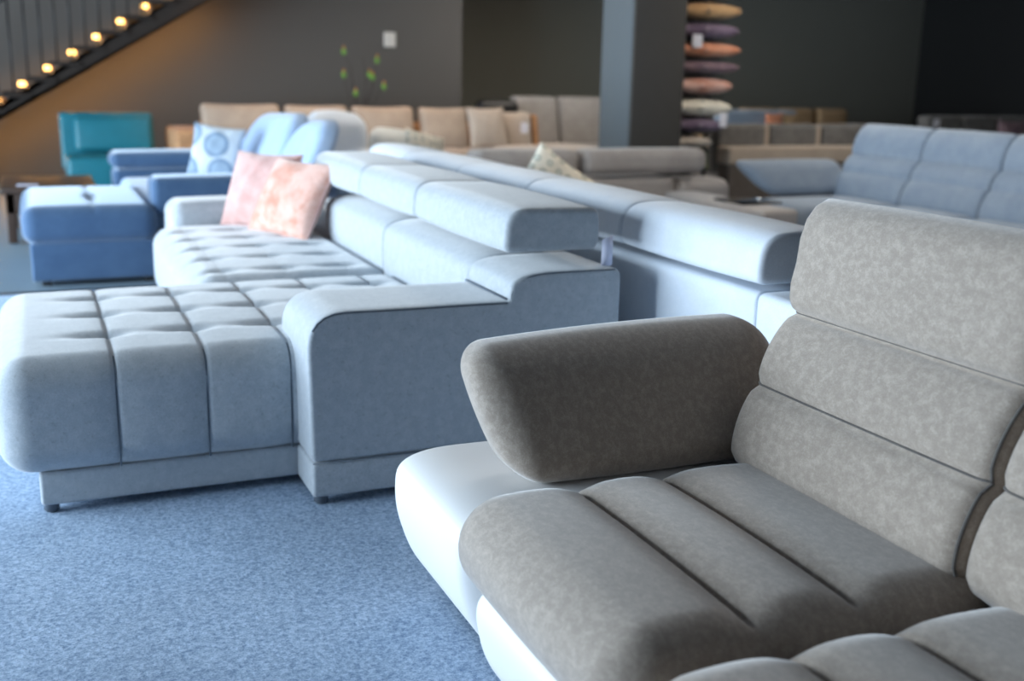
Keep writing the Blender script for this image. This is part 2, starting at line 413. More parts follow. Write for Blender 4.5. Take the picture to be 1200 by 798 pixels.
# glazed shop front: low sill wall, head, piers and four windows
slab('wall_left', (WIN_X - .1, -4.05, 0), (WIN_X + .1, 14.6, .12), 'wall')
slab('wall_left', (WIN_X - .1, -4.05, 2.6), (WIN_X + .1, 14.6, ZC), 'wall')
edges = [-4.05] + [e for b in BAYS for e in b] + [14.6]
for i in range(0, len(edges), 2):
    slab('wall_left', (WIN_X - .1, edges[i], .12), (WIN_X + .1, edges[i + 1], 2.6), 'wall')
for i, (a, b) in enumerate(BAYS):
    wn = bpy.data.objects.new('window_%d' % (i + 1), None); C.objects.link(wn); wn.location = (WIN_X, (a + b) / 2, .12); wn['kind'] = 'structure'
    m_ = (a + b) / 2
    for y0, y1, z0, z1 in ((a, a + .06, .12, 2.6), (b - .06, b, .12, 2.6), (m_ - .025, m_ + .025, .18, 2.54), (a + .06, b - .06, .12, .18), (a + .06, b - .06, 2.54, 2.6)):
        box('window_frame', (WIN_X - .04, y0, z0), (WIN_X + .04, y1, z1), 'frame', wn)
    for y0, y1 in ((a + .06, m_ - .025), (m_ + .025, b - .06)):
        box('pane', (WIN_X - .006, y0, .18), (WIN_X + .006, y1, 2.54), 'glass', wn, bev=.001)

# column: one face catches the daylight
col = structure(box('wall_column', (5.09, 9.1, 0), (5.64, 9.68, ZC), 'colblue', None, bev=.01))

box('shaded_face', (5.10, 9.07, 0), (5.645, 9.10, ZC), 'colshade', col, bev=.003)  # thin dark sheet added to paint the column's front face as shaded
# ================================================================== GREY TUFTED SECTIONAL
S = thing('sectional_sofa', 'blue grey fabric sectional with deeply tufted chaise and adjustable headrests', 'sofa', (.9, 4.6, 0))
TX = [.19, .47, .745, 1.02, 1.30]; TY = [3.87, 4.19, 4.51]
def tuft_def(txs, tys, ztop, yfront=None, seam=1.0):
    sx = txs[1] - txs[0]; sy = tys[1] - tys[0]
    def f(p, u):
        x, y, z = p
        top = max(0, min(1, (z - (ztop - .10)) / .08))
        # across the seams (x): soft bulge between and a narrow stitched groove
        dx = min((x - t for t in txs), key=abs)
        groove = (math.exp(-(dx / .006) ** 2) * .007 + math.exp(-(dx / .035) ** 2) * .003) * seam
        dent = pleat = 0
        if top > 0:
            for tx in txs:
                ex = x - tx
                if abs(ex) > .36: continue
                wx = .11 if ex < 0 else .06
                for ty in tys:
                    ey = y - ty
                    if abs(ey) > .16: continue
                    dent += math.exp(-(ex / wx) ** 2 - (ey / .034) ** 2) * .025 + math.exp(-(ex / .02) ** 2 - (ey / .02) ** 2) * .010
        z2 = z - top * (groove + dent + pleat)
        y2 = y
        if yfront is not None:
            fr = max(0, min(1, (yfront + .16 - y) / .14)) * (1 - top)
            y2 = y + fr * (math.exp(-(dx / .008) ** 2) * .007 + math.exp(-(dx / .05) ** 2) * .006)
        return (x, y2, z2)
    return f
rbox('chaise_cushion', (-.165, 3.555, .135), (1.50, 4.79, .515), .10, 'grey', S, n=(190, 80, 8), k=6, puff=(.012, .006, .012), deform=tuft_def(TX, TY, .515, yfront=3.555))
TY2 = [5.0, 5.32, 5.64, 5.96, 6.28]
rbox('seat_cushion', (.60, 4.80, .135), (1.50, 6.60, .515), .10, 'grey', S, n=(80, 90, 6), k=6, puff=(.03, 0, .012), deform=tuft_def([.745, 1.02, 1.30], TY2, .515, seam=.25))
# stitched seams of the chaise front
for x in (.19, .47, .745):
    path = []
    for i in range(2, 10):
        a_ = PI / 2 * i / 9; z0 = .415 + .1 * math.cos(a_); y0 = 3.655 - .1 * math.sin(a_); tp = max(0, min(1, (z0 - .415) / .08))
        path.append((x, y0 + (1 - tp) * .011 - .001, z0 - tp * .010 + .002))
    path += [(x, 3.5625, .36), (x, 3.561, .25), (x, 3.564, .15)]
    tube('seam', path, .003, 'grey_s', S)
box('plinth', (-.055, 3.60, .03), (1.80, 4.76, .14), 'grey', S, bev=.012)
box('plinth', (.70, 4.762, .03), (1.86, 6.97, .14), 'grey', S, bev=.012)
box('plinth', (.765, 3.368, .03), (1.885, 3.60, .148), 'grey', S, bev=.014)
for x, y in ((-.025, 3.635), (.80, 3.405), (1.84, 3.41), (-.02, 4.72), (.75, 6.92), (1.82, 6.92)):
    lathe('foot', [(.018, .001), (.024, .006), (.024, .034)], x, y, 'foot', S, n=12)
armP = roundpoly([(.765, .15, .025), (1.885, .15, .03), (1.885, .645, .035), (.757, .652, .13)])
backP = roundpoly([(1.885, .15, .03), (1.885, .742, .035), (1.47, .742, .16), (1.455, .60, .05), (1.475, .15, .01)], seg=8)
endP = roundpoly([(.765, .15, .025), (1.885, .15, .03), (1.885, .742, .035), (1.47, .742, .16), (1.455, .648, .012), (.757, .652, .13)], seg=8)
extr('armrest', endP, 'y', 3.37, 3.775, .014, 'grey', S, k=4, n=8)
for y0, y1 in ((3.78, 4.87), (4.875, 5.96)):
    extr('backrest', backP, 'y', y0, y1, .016, 'grey', S, k=4, n=6, puff=.004 if y1 - y0 > .5 else 0)
box('back_frame', (1.56, 5.965, .14), (1.88, 6.99, .60), 'grey', S, bev=.03)
rbox('armrest', (.715, 6.61, .14), (1.56, 7.0, .635), .075, 'grey', S, n=(6, 4, 4), k=5, puff=(.01, .005, .01))
hrP = roundpoly([(1.835, .80, .04), (1.835, .948, .045), (1.475, .955, .085), (1.465, .80, .035)], seg=7)
for y0, y1 in ((3.445, 4.44), (4.445, 5.30), (5.305, 6.25)):
    h = extr('headrest', hrP, 'y', y0, y1, .022, 'grey', S, k=5, n=8, puff=.006)
    for yy in (y0 + .4, y1 - .4): box('bracket', (1.66, yy - .02, .73), (1.70, yy + .02, .83), 'black', h)
    tube('piping', [(a, y0 + .008, b) for a, b in inset(hrP, .010)], .0028, 'grey_s', h, closed=True)
aP = inset(armP, .004)
def arm_line():
    a = [p for p in aP if p[0] < .9 and p[1] > .585]           # front roll of the arm
    a = sorted(a, key=lambda p: p[0] + p[1])
    return [(x, 3.3725, z) for x, z in a] + [(1.0, 3.3725, .6445), (1.2, 3.3725, .644), (1.45, 3.3725, .643)]
tube('piping', arm_line(), .0028, 'grey_s', S)
bp = [p for p in inset(backP, .004) if p[1] > .645]
bp = sorted(bp, key=lambda p: p[0] - .5 * (1 - p[1]) if p[0] < 1.7 else p[0])
tube('piping', [(x, 3.3735, z) for x, z in bp if x < 1.70] + [(1.7, 3.3735, .738), (1.86, 3.3735, .738)], .0026, 'grey_s', S)
tube('piping', [(.768, 3.3685, .1495), (1.2, 3.3675, .1495), (1.88, 3.3685, .1495)], .0025, 'grey_s', S)
tube('piping', [(1.452, 3.385, .653), (1.450, 3.6, .653), (1.450, 3.77, .653)], .0045, 'grey_s', S)
tag(extr('price_tag', [(1.840, .725), (1.882, .745), (1.882, .85), (1.840, .835)], 'y', 3.437, 3.440, 0, 'lilac', None), 'small lilac price tag hanging from end of grey tufted sofa headrest', 'price tag')

# ================================================================== TAUPE VELVET SOFA ON WHITE SHELL (close to the camera)
V_ = thing('velvet_sofa', 'taupe velvet sofa with channelled seats, flap armrest and white leather shell', 'sofa', (1.4, 1.4, 0))
def seat_def(y0, y1):
    def f(p, u):
        x, y, z = p
        top = max(0, min(1, (z - .36) / .07))
        fade = max(0, min(1, (y - (y0 + .035)) / .05))
        g = 0
        for gx in (1.11, 1.335):
            d = abs(x - gx); g += math.exp(-(d / .008) ** 2) * .020 + math.exp(-(d / .045) ** 2) * .012
        b = .010 * math.sin(PI * max(0, min(1, (x - .84) / .27))) + .007 * math.sin(PI * max(0, min(1, (x - 1.11) / .225))) + .006 * math.sin(PI * max(0, min(1, (x - 1.335) / .25)))
        return (x, y, z + top * (b - g * fade))
    return f
for (y0, y1) in ((1.405, 2.208), (.575, 1.395)):
    rbox('seat_cushion', (.81, y0, .265), (1.70, y1, .475), .100, 'velvet', V_, n=(130, 26, 3), k=7, puff=(.012, .004, .010), deform=seat_def(y0, y1))
# back units: lower pad, lumbar pad and tall headrest, one upholstered profile
f0, f1, f2, f3 = (1.578, .46), (1.640, .655), (1.738, .832), (1.795, 1.112)
bprof = [(1.66, .40)] + lobe(f0, f1, .034, 11) + lobe(f1, f2, .034, 11)[1:] + [(1.718, .845), (1.708, .87), (1.708, .91), (1.720, .96), (1.726, 1.02), (1.742, 1.07), (1.768, 1.103), (1.80, 1.118), (1.84, 1.112), (1.872, 1.085), (1.892, 1.03), (1.90, .95), (1.905, .80), (1.89, .60), (1.86, .40)]
for (y0, y1) in ((1.452, 2.225), (.625, 1.443)):
    b_ = extr('backrest', bprof, 'y', y0, y1, .045, 'velvet', V_, k=6, n=14, puff=.004)
    tube('piping', [(a + .002, y0 + .012, c) for a, c in inset(bprof, .0135)[1:37]], .0045, 'velvet_p', b_)
    for cr in (f1, f2):
        pts = []
        for i in range(33):
            q = i / 32; q = .5 - .5 * math.cos(PI * q); yy = y0 + .010 + (y1 - y0 - .020) * q; e_ = min(yy - y0, y1 - yy)
            d_ = .045 * (1 - math.sqrt(max(0, 1 - (1 - e_ / .045) ** 2))) if e_ < .045 else 0
            pts.append((cr[0] + .85 * d_ - .004 * 4 * q * (1 - q) - .0022, yy, cr[1] + .0005))
        tube('seam', pts, .0028, 'velvet_p', b_)
def flap(p, u):
    x, y, z = p
    t = (z - .45) / .31
    s = max(0, min(1, (x - .95) / .85))
    x2 = x + (1 - s) * (.060 - .075 * t)            # front end rakes forward towards the top
    z2 = z + t * (.022 * s - .012)
    y2 = y + .155 * t + .02 * t * t + .012 * math.sin(PI * s) * t
    return (x2, y2, z2)
rbox('armrest', (.945, 2.205, .442), (1.80, 2.395, .758), .078, 'velvet', V_, n=(20, 4, 8), k=7, puff=(.02, .012, .008), deform=flap)
shellP = roundpoly([(.94, .035, .02), (.85, .16, .05), (.805, .30, .10), (.82, .44, .16), (1.95, .43, .05), (1.95, .035, .02)], seg=10)
extr('side_shell', shellP, 'y', 2.10, 2.665, .065, 'white', V_, k=6, n=6)
frontP = roundpoly([(.92, .035, .02), (.83, .14, .06), (.80, .29, .06), (.88, .335, .03), (1.90, .33, .02), (1.90, .035, .02)], seg=8)
extr('front_shell', frontP, 'y', .30, 2.07, .06, 'white', V_, k=6, n=6)
box('base_frame', (.95, .35, .02), (1.88, 2.60, .10), 'brown', V_, bev=.01)
box('seat_deck', (.90, .5, .20), (1.88, 2.15, .36), 'velvet', V_, bev=.03)
box('back_shell', (1.88, .58, .30), (1.93, 2.22, .72), 'white', V_, bev=.02)
for x, y in ((1.0, 2.5), (1.85, 2.5), (1.0, .5), (1.85, .5)):
    lathe('foot', [(.025, 0), (.025, .03)], x, y, 'black', V_, n=12)

# ================================================================== PALE BLUE SOFA, BACK TO BACK WITH THE TUFTED ONE
S = thing('pale_sofa', 'pale blue sofa turned away, its smooth rear and rolled headrests facing the tufted sectional', 'sofa', (2.5, 4.7, 0))
backB = roundpoly([(2.045, .06, .01), (2.45, .06, .01), (2.46, .60, .05), (2.44, .755, .10), (2.042, .755, .035)])
for y0, y1 in ((2.42, 2.785), (2.79, 4.90), (4.905, 7.05)):
    extr('backrest', backB, 'y', y0, y1, .010, 'pale', S, k=3, n=4)
hrB = roundpoly([(2.36, .785, .05), (2.37, .925, .06), (2.17, .952, .10), (2.02, .935, .075), (2.005, .785, .045)], seg=7)
ys = [2.735, 3.62, 4.53, 5.42, 6.30, 7.05]
for y0, y1 in zip(ys[:-1], ys[1:]):
    h = extr('headrest', hrB, 'y', y0 + .003, y1 - .003, .020, 'pale', S, k=5, n=8, puff=.005)
    for yy in (y0 + .2, y1 - .2): box('bracket', (2.18, yy - .02, .74), (2.22, yy + .02, .82), 'black', h)
    tube('piping', [(a, y0 + .010, b) for a, b in inset(hrB, .010)], .0025, 'pale_s', h, closed=True)
for y0, y1 in ((2.80, 4.2), (4.21, 5.6), (5.61, 7.0)):
    rbox('seat_cushion', (2.40, y0, .20), (2.97, y1, .46), .06, 'pale', S, puff=(.01, 0, .012))
for y0, y1 in ((2.42, 2.78),): rbox('armrest', (2.46, y0, .06), (3.0, y1, .60), .05, 'pale', S)
box('plinth', (2.06, 2.45, .02), (2.95, 7.0, .22), 'pale', S, bev=.01)

# ================================================================== DENIM BLUE CORNER SOFA (left, mid distance)
S = thing('corner_sofa', 'denim blue corner sofa with boxy chaise and tall light blue back panels', 'sofa', (.9, 8.9, 0))
def dimple(p, u):
    x, y, z = p
    t = max(0, min(1, (z - .40) / .06))
    return (x, y, z - t * (.020 * math.exp(-((x - .34) / .03) ** 2 - ((y - 8.1) / .16) ** 2) + .008 * math.exp(-((x - .34) / .012) ** 2)))
rbox('chaise_cushion', (-.095, 7.59, .275), (.735, 8.95, .52), .085, 'navy', S, n=(30, 30, 4), k=5, puff=(.01, .008, .015), deform=dimple)
rbox('chaise_base', (-.055, 7.62, .035), (.735, 8.93, .285), .02, 'navy', S)
rbox('base', (.745, 7.70, .035), (1.95, 10.15, .30), .03, 'navy', S)
rbox('armrest', (.715, 7.66, .44), (1.70, 7.98, .685), .05, 'navy', S, k=5, puff=(.006, .004, .008))
rbox('seat_cushion', (.66, 8.0, .28), (1.66, 9.80, .50), .06, 'sky', S, puff=(.01, 0, .012))
rbox('armrest', (.615, 9.82, .30), (1.70, 10.20, .56), .05, 'navy', S)
rbox('arm_pad', (.60, 9.80, .565), (1.70, 10.22, .70), .065, 'navy', S, k=6, puff=(.01, 0, .01))
def lean(p):
    x, y, z = p; t = (z - .46) / .58
    return (x + .22 * t + .07 * t * t, y, z)
for y0, y1 in ((7.56, 8.52), (8.53, 10.15)):
    P = roundpoly([(y0, .46, .05), (y1, .46, .05), (y1 - .02, 1.02, .30), (y0 + .10, 1.075, .34)], seg=9)
    extr('back_panel', P, 'x', 1.60, 1.77, .06, 'sky', S, k=5, n=2, deform=lean)
box('foot', (0.0, 7.66, 0), (.06, 7.72, .04), 'black', S); box('foot', (.64, 7.66, 0), (.70, 7.72, .04), 'black', S)
box('foot', (1.86, 10.0, 0), (1.92, 10.08, .04), 'black', S); box('foot', (.8, 10.0, 0), (.86, 10.08, .04), 'black', S)

# ================================================================== DARK WOOD SIDE TABLE
S = thing('coffee_table', 'dark brown wooden coffee table with square legs beside blue chaise', 'table', (.13, 10.1, 0))
box('table_top', (-.25, 9.58, .40), (.47, 10.62, .45), 'wood', S, bev=.008)
for lo, hi in (((-.22, 9.61, .24), (.44, 9.64, .40)), ((-.22, 10.56, .24), (.44, 10.59, .40)), ((-.22, 9.64, .24), (-.19, 10.56, .40)), ((.41, 9.64, .24), (.44, 10.56, .40))):
    box('apron', lo, hi, 'wood', S)
for x in (-.22, .37):
    for y in (9.61, 10.52): box('leg', (x, y, 0), (x + .07, y + .07, .40), 'wood', S, bev=.005)
tag(box('info_card', (-.13, 9.70, .451), (.03, 9.78, .457), 'lilac', None, bev=.001), 'pale lilac card lying on the dark coffee table', 'card')

# ================================================================== TEAL ARMLESS CHAIR
S = thing('lounge_chair', 'teal leather armless lounge chair under the staircase', 'chair', (.8, 12.8, 0))
rbox('seat', (.33, 12.25, .12), (1.27, 13.10, .47), .04, 'teal', S, puff=(.01, .01, .012))
def rec(p, u): return (p[0], p[1] + .22 * (p[2] - .40), p[2])
rbox('backrest', (.30, 12.98, .30), (1.27, 13.16, .90), .035, 'teal', S, deform=rec)
rbox('back_pad', (.44, 12.86, .50), (1.24, 13.0, .86), .05, 'teal', S, puff=(0, .02, .0), deform=rec)
box('platform', (.40, 12.35, 0), (1.22, 13.0, .12), 'oak', S, bev=.01)

# ================================================================== STAIRCASE
ST = thing('staircase', 'dark open staircase with thin balusters and warm step lights', 'staircase', (.8, 13.9, 0))
RUN, RISE, X0, Z0 = .262, .172, -.225, 1.05      # a nosing: x = X0 + i RUN, z = Z0 + i RISE
Y0, Y1 = 13.3, 14.35
I0, I1 = -6, 13
def stringer(y0, y1):
    xa, xb = X0 + I0 * RUN, X0 + I1 * RUN
    za, zb = Z0 + I0 * RISE, Z0 + I1 * RISE
    P = [(xa, max(.0, za - .44)), (xb, zb - .44), (xb, zb - .13), (xa, za - .10)]
    extr('stringer', P, 'y', y0, y1, 0, 'stairwood', ST, sharp=30)
stringer(Y0, Y0 + .06); stringer(Y1 - .06, Y1)
pts = []
for i in range(I0, I1):
    x, z = X0 + i * RUN, Z0 + i * RISE
    if z < .03: continue
    box('tread', (x - .03, Y0 - .03, z), (x + RUN + .01, Y1, z + .045), 'stairwood', ST, bev=.006)
    box('riser', (x + RUN - .03, Y0 + .02, z + .045), (x + RUN - .012, Y1 - .02, z + RISE), 'riser', ST)
    lathe('step_light', [(.012, z + RISE - .055), (.038, z + RISE - .05), (.040, z + RISE - .02), (.03, z + RISE - .002)], x + RUN - .075, Y0 + .02, 'led', ST, n=14)
    if -2 <= i <= 8:
        l = bpy.data.lights.new('step_glow', 'POINT'); l.energy = 2.8; l.color = (1, .52, .18); l.shadow_soft_size = .04
        o = bpy.data.objects.new('step_glow', l); C.objects.link(o); o.location = (x + RUN - .10, Y1 - .15, z - .42)
        o.parent = ST; o.location -= ST.location
k = 0; x = X0 + I0 * RUN
while x < X0 + I1 * RUN:
    z = Z0 + (x - X0) / RUN * RISE
    if z > .1: tube('baluster', [(x, Y0 - .02, z - .02), (x, Y0 - .02, z + .98)], .011, 'black', ST, n=6)
    x += .152
tube('handrail', [(X0 + I0 * RUN, Y0 - .02, Z0 + I0 * RISE + .98), (X0 + I1 * RUN, Y0 - .02, Z0 + I1 * RISE + .98)], .025, 'black', ST, n=8)
box('newel_post', (-1.05, Y0 - .05, 0), (-.97, Y0 + .03, 1.7), 'black', ST)

# ================================================================== TAN SOFA ALONG THE BACK WALL
S = thing('long_sofa', 'long tan sofa with loose back cushions against the charcoal wall', 'sofa', (3.7, 13.0, 0))
rbox('base', (1.50, 12.35, .08), (6.5, 13.35, .36), .03, 'tan', S)
for i in range(4): rbox('seat_cushion', (1.78 + i * 1.04, 12.33, .34), (2.80 + i * 1.04, 13.05, .50), .05, 'tan', S, puff=(0, .01, .012))
rbox('armrest', (1.42, 12.35, .08), (1.76, 13.35, .755), .06, 'wicker', S)
rbox('back_frame', (1.76, 13.18, .30), (6.0, 13.38, .80), .05, 'wicker', S)
for i, (a, b) in enumerate(((1.80, 2.71), (2.76, 3.52), (3.57, 4.35), (4.42, 5.05))):
    rbox('back_cushion', (a, 12.98, .46), (b, 13.20, 1.01 - .008 * i), .075, 'tan', S, n=(8, 4, 8), k=5, puff=(-.02, .05, -.02), deform=rec)
rbox('back_cushion', (5.30, 12.98, .46), (5.92, 13.20, .94), .075, 'beige', S, n=(8, 4, 8), k=5, puff=(-.02, .05, -.02), deform=rec)
rbox('chaise_seat', (5.26, 12.10, .30), (6.55, 13.34, .53), .05, 'beige', S)
rbox('edge_band', (5.93, 12.96, .50), (5.985, 13.30, .90), .02, 'wicker', S, deform=rec)
for x, y in ((1.6, 12.5), (5.8, 12.5), (1.6, 13.2), (5.8, 13.2)): box('foot', (x - .03, y - .03, 0), (x + .03, y + .03, .09), 'black', S)
pillow('throw_pillow', .52, .52, .16, 'beige', (5.22, 12.80, .50), (-.30, 0, .1), 'plain beige throw pillow propped at the end of the long tan sofa')
tag(box('price_tag', (5.68, 12.90, .68), (5.79, 12.904, .81), 'paper', None, bev=.001), 'white price tag on the end cushion of the long tan sofa', 'price tag')

# ================================================================== PALE SOFA BEHIND THE TUFTED ONE
S = thing('low_sofa', 'light blue sofa with padded back standing before the long tan sofa', 'sofa', (3.0, 9.9, 0))
rbox('base', (2.35, 9.35, .06), (3.75, 10.45, .36), .04, 'sky', S)
rbox('seat_cushion', (2.38, 9.33, .34), (3.06, 10.1, .48), .05, 'sky', S); rbox('seat_cushion', (3.07, 9.33, .34), (3.73, 10.1, .48), .05, 'sky', S)
def rec2(p, u): return (p[0] + .10 * (p[2] - .5), p[1] + .35 * (p[2] - .40) + .5 * (p[0] - 2.6) * .6, p[2] - .14 * max(0, p[0] - 2.55) * (p[2] > .7))
rbox('back_cushion', (2.26, 9.85, .55), (2.86, 10.1, 1.03), .12, 'pale', S, n=(8, 4, 8), k=5, puff=(.02, .02, .02), deform=rec2)
rbox('back_cushion', (2.90, 9.80, .50), (3.40, 10.02, .94), .10, 'ivory', S, n=(8, 4, 8), k=5, puff=(.02, .02, .02), deform=rec2)
for x, y in ((2.45, 9.45), (3.65, 9.45), (2.45, 10.35), (3.65, 10.35)): box('foot', (x - .03, y - .03, 0), (x + .03, y + .03, .07), 'black', S)
pillow('throw_pillow', .42, .42, .15, 'leafpr', (3.30, 9.62, .49), (-.45, .25, .2), 'cream printed throw pillow on the light blue sofa')

# ================================================================== GREY TAUPE SOFA FACING US
S = thing('headrest_sofa', 'grey taupe sofa with two long headrests in front of the column', 'sofa', (4.2, 7.2, 0))
rbox('base', (3.15, 6.45, .05), (4.62, 8.0, .25), .03, 'taupe2', S)
rbox('seat_cushion', (3.15, 6.40, .22), (4.61, 7.65, .40), .05, 'taupe2', S, puff=(0, .01, .01))
rbox('backrest', (3.12, 7.66, .22), (4.755, 8.02, .625), .06, 'taupe2', S, k=5)
rbox('backrest', (4.765, 7.66, .05), (5.30, 8.02, .60), .09, 'taupe2', S, k=6)
for a, b in ((3.0, 3.86), (3.90, 5.02)):
    rbox('headrest', (a, 7.62, .655), (b, 7.90, .845), .07, 'taupe2', S, k=6, puff=(.004, .012, .004))
rbox('armrest', (4.62, 6.30, .05), (4.93, 7.64, .515), .035, 'taupe2', S, k=5)
tag(box('serving_tray', (4.66, 6.62, .517), (5.02, 6.98, .532), 'glassblk', None, bev=.006), 'glossy black tray resting on the arm of the taupe headrest sofa', 'tray')
lathe('chrome_knob', [(.002, .532), (.016, .536), (.02, .55), (.012, .562), (.002, .565)], 4.84, 6.66, 'chrome', None, n=14)
tag(C.objects[-1], 'small chrome knob standing on the black tray', 'knob')

# printed pillow on the pale blue sofa, against its headrest
pillow('throw_pillow', .46, .46, .16, 'leafpr', (2.58, 5.70, .53), (-.20, .6, -.30), 'cream patterned throw pillow peeking above the pale blue sofa headrests')

# ================================================================== STEEL BLUE SOFA (right)
S = thing('lounge_sofa', 'steel blue lounge sofa with three channelled backs and flap armrest', 'sofa', (6.2, 6.0, 0))
g0, g1, g2 = (6.27, .45), (6.36, .655), (6.45, .79)
eprof = [(6.34, .38)] + lobe(g0, g1, .03, 8) + lobe(g1, g2, .025, 8)[1:] + [(6.445, .84), (6.47, .93), (6.52, 1.01), (6.58, 1.05), (6.64, 1.04), (6.68, .98), (6.66, .70), (6.60, .38)]
for y0, y1 in ((6.81, 7.62), (6.0, 6.80), (5.19, 5.99)):
    extr('backrest', eprof, 'y', y0, y1, .03, 'steel', S, k=4, n=6, puff=.004)
for y0, y1 in ((6.81, 7.55), (6.0, 6.80), (5.19, 5.99)):
    rbox('seat_cushion', (5.42, y0, .24), (6.40, y1, .455), .08, 'steel', S, n=(8, 6, 3), k=5, puff=(.01, 0, .012))
rbox('base', (5.50, 5.1, .04), (6.62, 7.75, .30), .06, 'steel', S)
def flap2(p, u):
    x, y, z = p; t = (z - .46) / .28; s = max(0, min(1, (x - 5.4) / .8))
    return (x + (1 - s) * (.22 - .30 * t), y + .14 * t, z)
rbox('armrest', (5.42, 7.52, .46), (6.40, 7.70, .74), .08, 'steel', S, n=(12, 3, 6), k=6, puff=(.02, .01, .006), deform=flap2)
for x, y in ((5.6, 5.25), (5.6, 7.6), (6.5, 5.25), (6.5, 7.6)): box('foot', (x - .03, y - .03, 0), (x + .03, y + .03, .06), 'black', S)

# ================================================================== CUSHION RACK BESIDE THE COLUMN
S = thing('cushion_rack', 'tall black metal rack holding flat stacked cushions beside the column', 'rack', (5.98, 9.5, 0))
for x in (5.68, 6.14):
    for y in (9.42, 9.70): box('post', (x, y, 0), (x + .03, y + .03, 2.5), 'black', S)
shelf_z = [.52, .72, .885, 1.235, 1.43, 1.585, 1.755, 1.935, 2.13]
for z in shelf_z: box('shelf', (5.66, 9.22, z - .012), (6.19, 9.74, z), 'black', S, bev=.003)
box('back_board', (5.66, 9.735, .1), (6.19, 9.75, 2.5), 'wall_k', S)
def flat_cushion(mat, z, label, w=.62, d=.50, h=.17, x=5.98, y=9.44, tilt=0, rz=0):
    return pillow('display_cushion', w, d, h, mat, (x, y + d / 2, z + h / 2), (PI / 2, tilt, rz), label, 'cushion', 'cushions stacked flat on the rack', fat=.30)
flat_cushion('plum', .885, 'flat plum cushion at the bottom of the rack stack under the cream one', w=.54, h=.14)
flat_cushion('leafpr', 1.03, 'cream and sage mottled cushion lying on the plum cushion in the rack', w=.62, h=.19, tilt=.02)
flat_cushion('peach', 1.237, 'pale peach cushion lying flat on the rack above the mottled one', w=.60, h=.18)
flat_cushion('mauve', 1.432, 'dark mauve cushion lying flat on the rack above the pale peach one', w=.68, h=.14, x=6.0)
flat_cushion('rust', 1.587, 'rust orange cushion lying flat on the rack between two purple ones', w=.70, h=.155, x=6.0)
flat_cushion('plum', 1.757, 'purple cushion lying flat on the rack under the ochre one', w=.66, h=.165, x=5.99)
flat_cushion('ochre', 1.937, 'ochre cushion lying flat near the top of the rack', w=.66, h=.17, x=6.0)
flat_cushion('beige', .73, 'plain beige cushion lying on the low shelf of the rack', w=.46, h=.13, x=5.86)
tag(box('price_tag', (5.79, 9.186, 1.68), (5.90, 9.19, 1.80), 'paper', None, bev=.001), 'white price tag hanging over the rust cushion on the rack', 'price tag')
tag(box('price_tag', (6.15, 9.186, .94), (6.23, 9.19, 1.08), 'paper', None, bev=.001), 'white price tag hanging beside the plum cushion at rack bottom', 'price tag')
pillow('display_cushion', .44, .185, .12, 'greenpr', (5.93, 9.32, .521), (-.12, 0, 0), 'sage green printed cushion standing on the lowest shelf of the rack', 'cushion')

# ================================================================== BROWN SOFA SEEN FROM BEHIND (right, far)
S = thing('brown_sofa', 'tan and brown sofa with charcoal back cushions behind the steel blue sofa', 'sofa', (7.6, 9.9, 0))
rbox('back_band', (6.42, 9.38, .555), (8.75, 9.62, .735), .03, 'tan', S)
rbox('back_panel', (6.44, 9.40, .0), (8.73, 9.60, .555), .02, 'brown', S)
rbox('base', (6.44, 9.60, .06), (8.73, 10.4, .42), .03, 'brown', S)
for a, b in ((6.40, 7.02), (7.06, 7.68), (7.72, 8.34)):
    c_ = rbox('back_cushion', (a, 9.60, .45), (b, 9.80, .955), .06, 'charc', S, n=(6, 3, 6), puff=(-.01, .03, -.01))
    rbox('edge_band', (b - .035, 9.585, .50), (b + .012, 9.79, .94), .012, 'tan', c_)
# sofa row beyond it
S = thing('honey_sofa', 'honey tan sofa with rounded back cushions by the dark wall', 'sofa', (10.5, 13.8, 0))
rbox('base', (9.2, 13.5, .06), (11.9, 14.5, .45), .03, 'honey', S)
rbox('back_frame', (9.2, 14.2, .40), (11.9, 14.5, .72), .03, 'honey', S)
for a, b in ((9.75, 10.42), (10.46, 11.08), (11.12, 11.72)): rbox('back_cushion', (a, 13.95, .42), (b, 14.2, .985), .09, 'honey', S, k=5, puff=(0, .02, 0))
for x, y in ((9.3, 13.6), (11.8, 13.6), (9.3, 14.4), (11.8, 14.4)): box('foot', (x - .03, y - .03, 0), (x + .03, y + .03, .07), 'black', S)
S = thing('slate_sofa', 'slate blue sofa back between the cushion rack and honey sofa', 'sofa', (9.4, 12.8, 0))
rbox('base', (8.4, 11.9, .0), (9.62, 12.6, .42), .03, 'steel', S); rbox('backrest', (8.4, 12.5, .30), (9.62, 12.72, 1.0), .05, 'steel', S)
pillow('throw_pillow', .27, .55, .10, 'rust', (9.17, 12.38, .421), (-.08, 0, 0), 'orange red throw pillow standing on the slate sofa')
pillow('throw_pillow', .23, .54, .08, 'honey', (9.44, 12.38, .421), (-.1, 0, 0), 'yellow throw pillow beside the orange red one on slate sofa')
S = thing('dark_sofa', 'charcoal sofa in the darkest corner beyond the steel blue sofa', 'sofa', (11.3, 11.3, 0))
rbox('base', (10.5, 11.0, .05), (12.3, 11.9, .42), .03, 'charc', S)
for a, b in ((10.5, 11.08), (11.1, 11.68), (11.7, 12.28)): rbox('backrest', (a, 11.0, .30), (b, 11.22, .99), .05, 'charc', S, puff=(0, .01, 0))
tag(box('price_tag', (10.58, 10.985, .85), (10.68, 10.99, .95), 'paper', None, bev=.001), 'white price tag on the back of the charcoal sofa', 'price tag')
pillow('throw_pillow', .5, .5, .16, 'mauve', (11.78, 10.80, .45), (-.1, 0, 0), 'mauve throw pillow propped against the charcoal sofa')
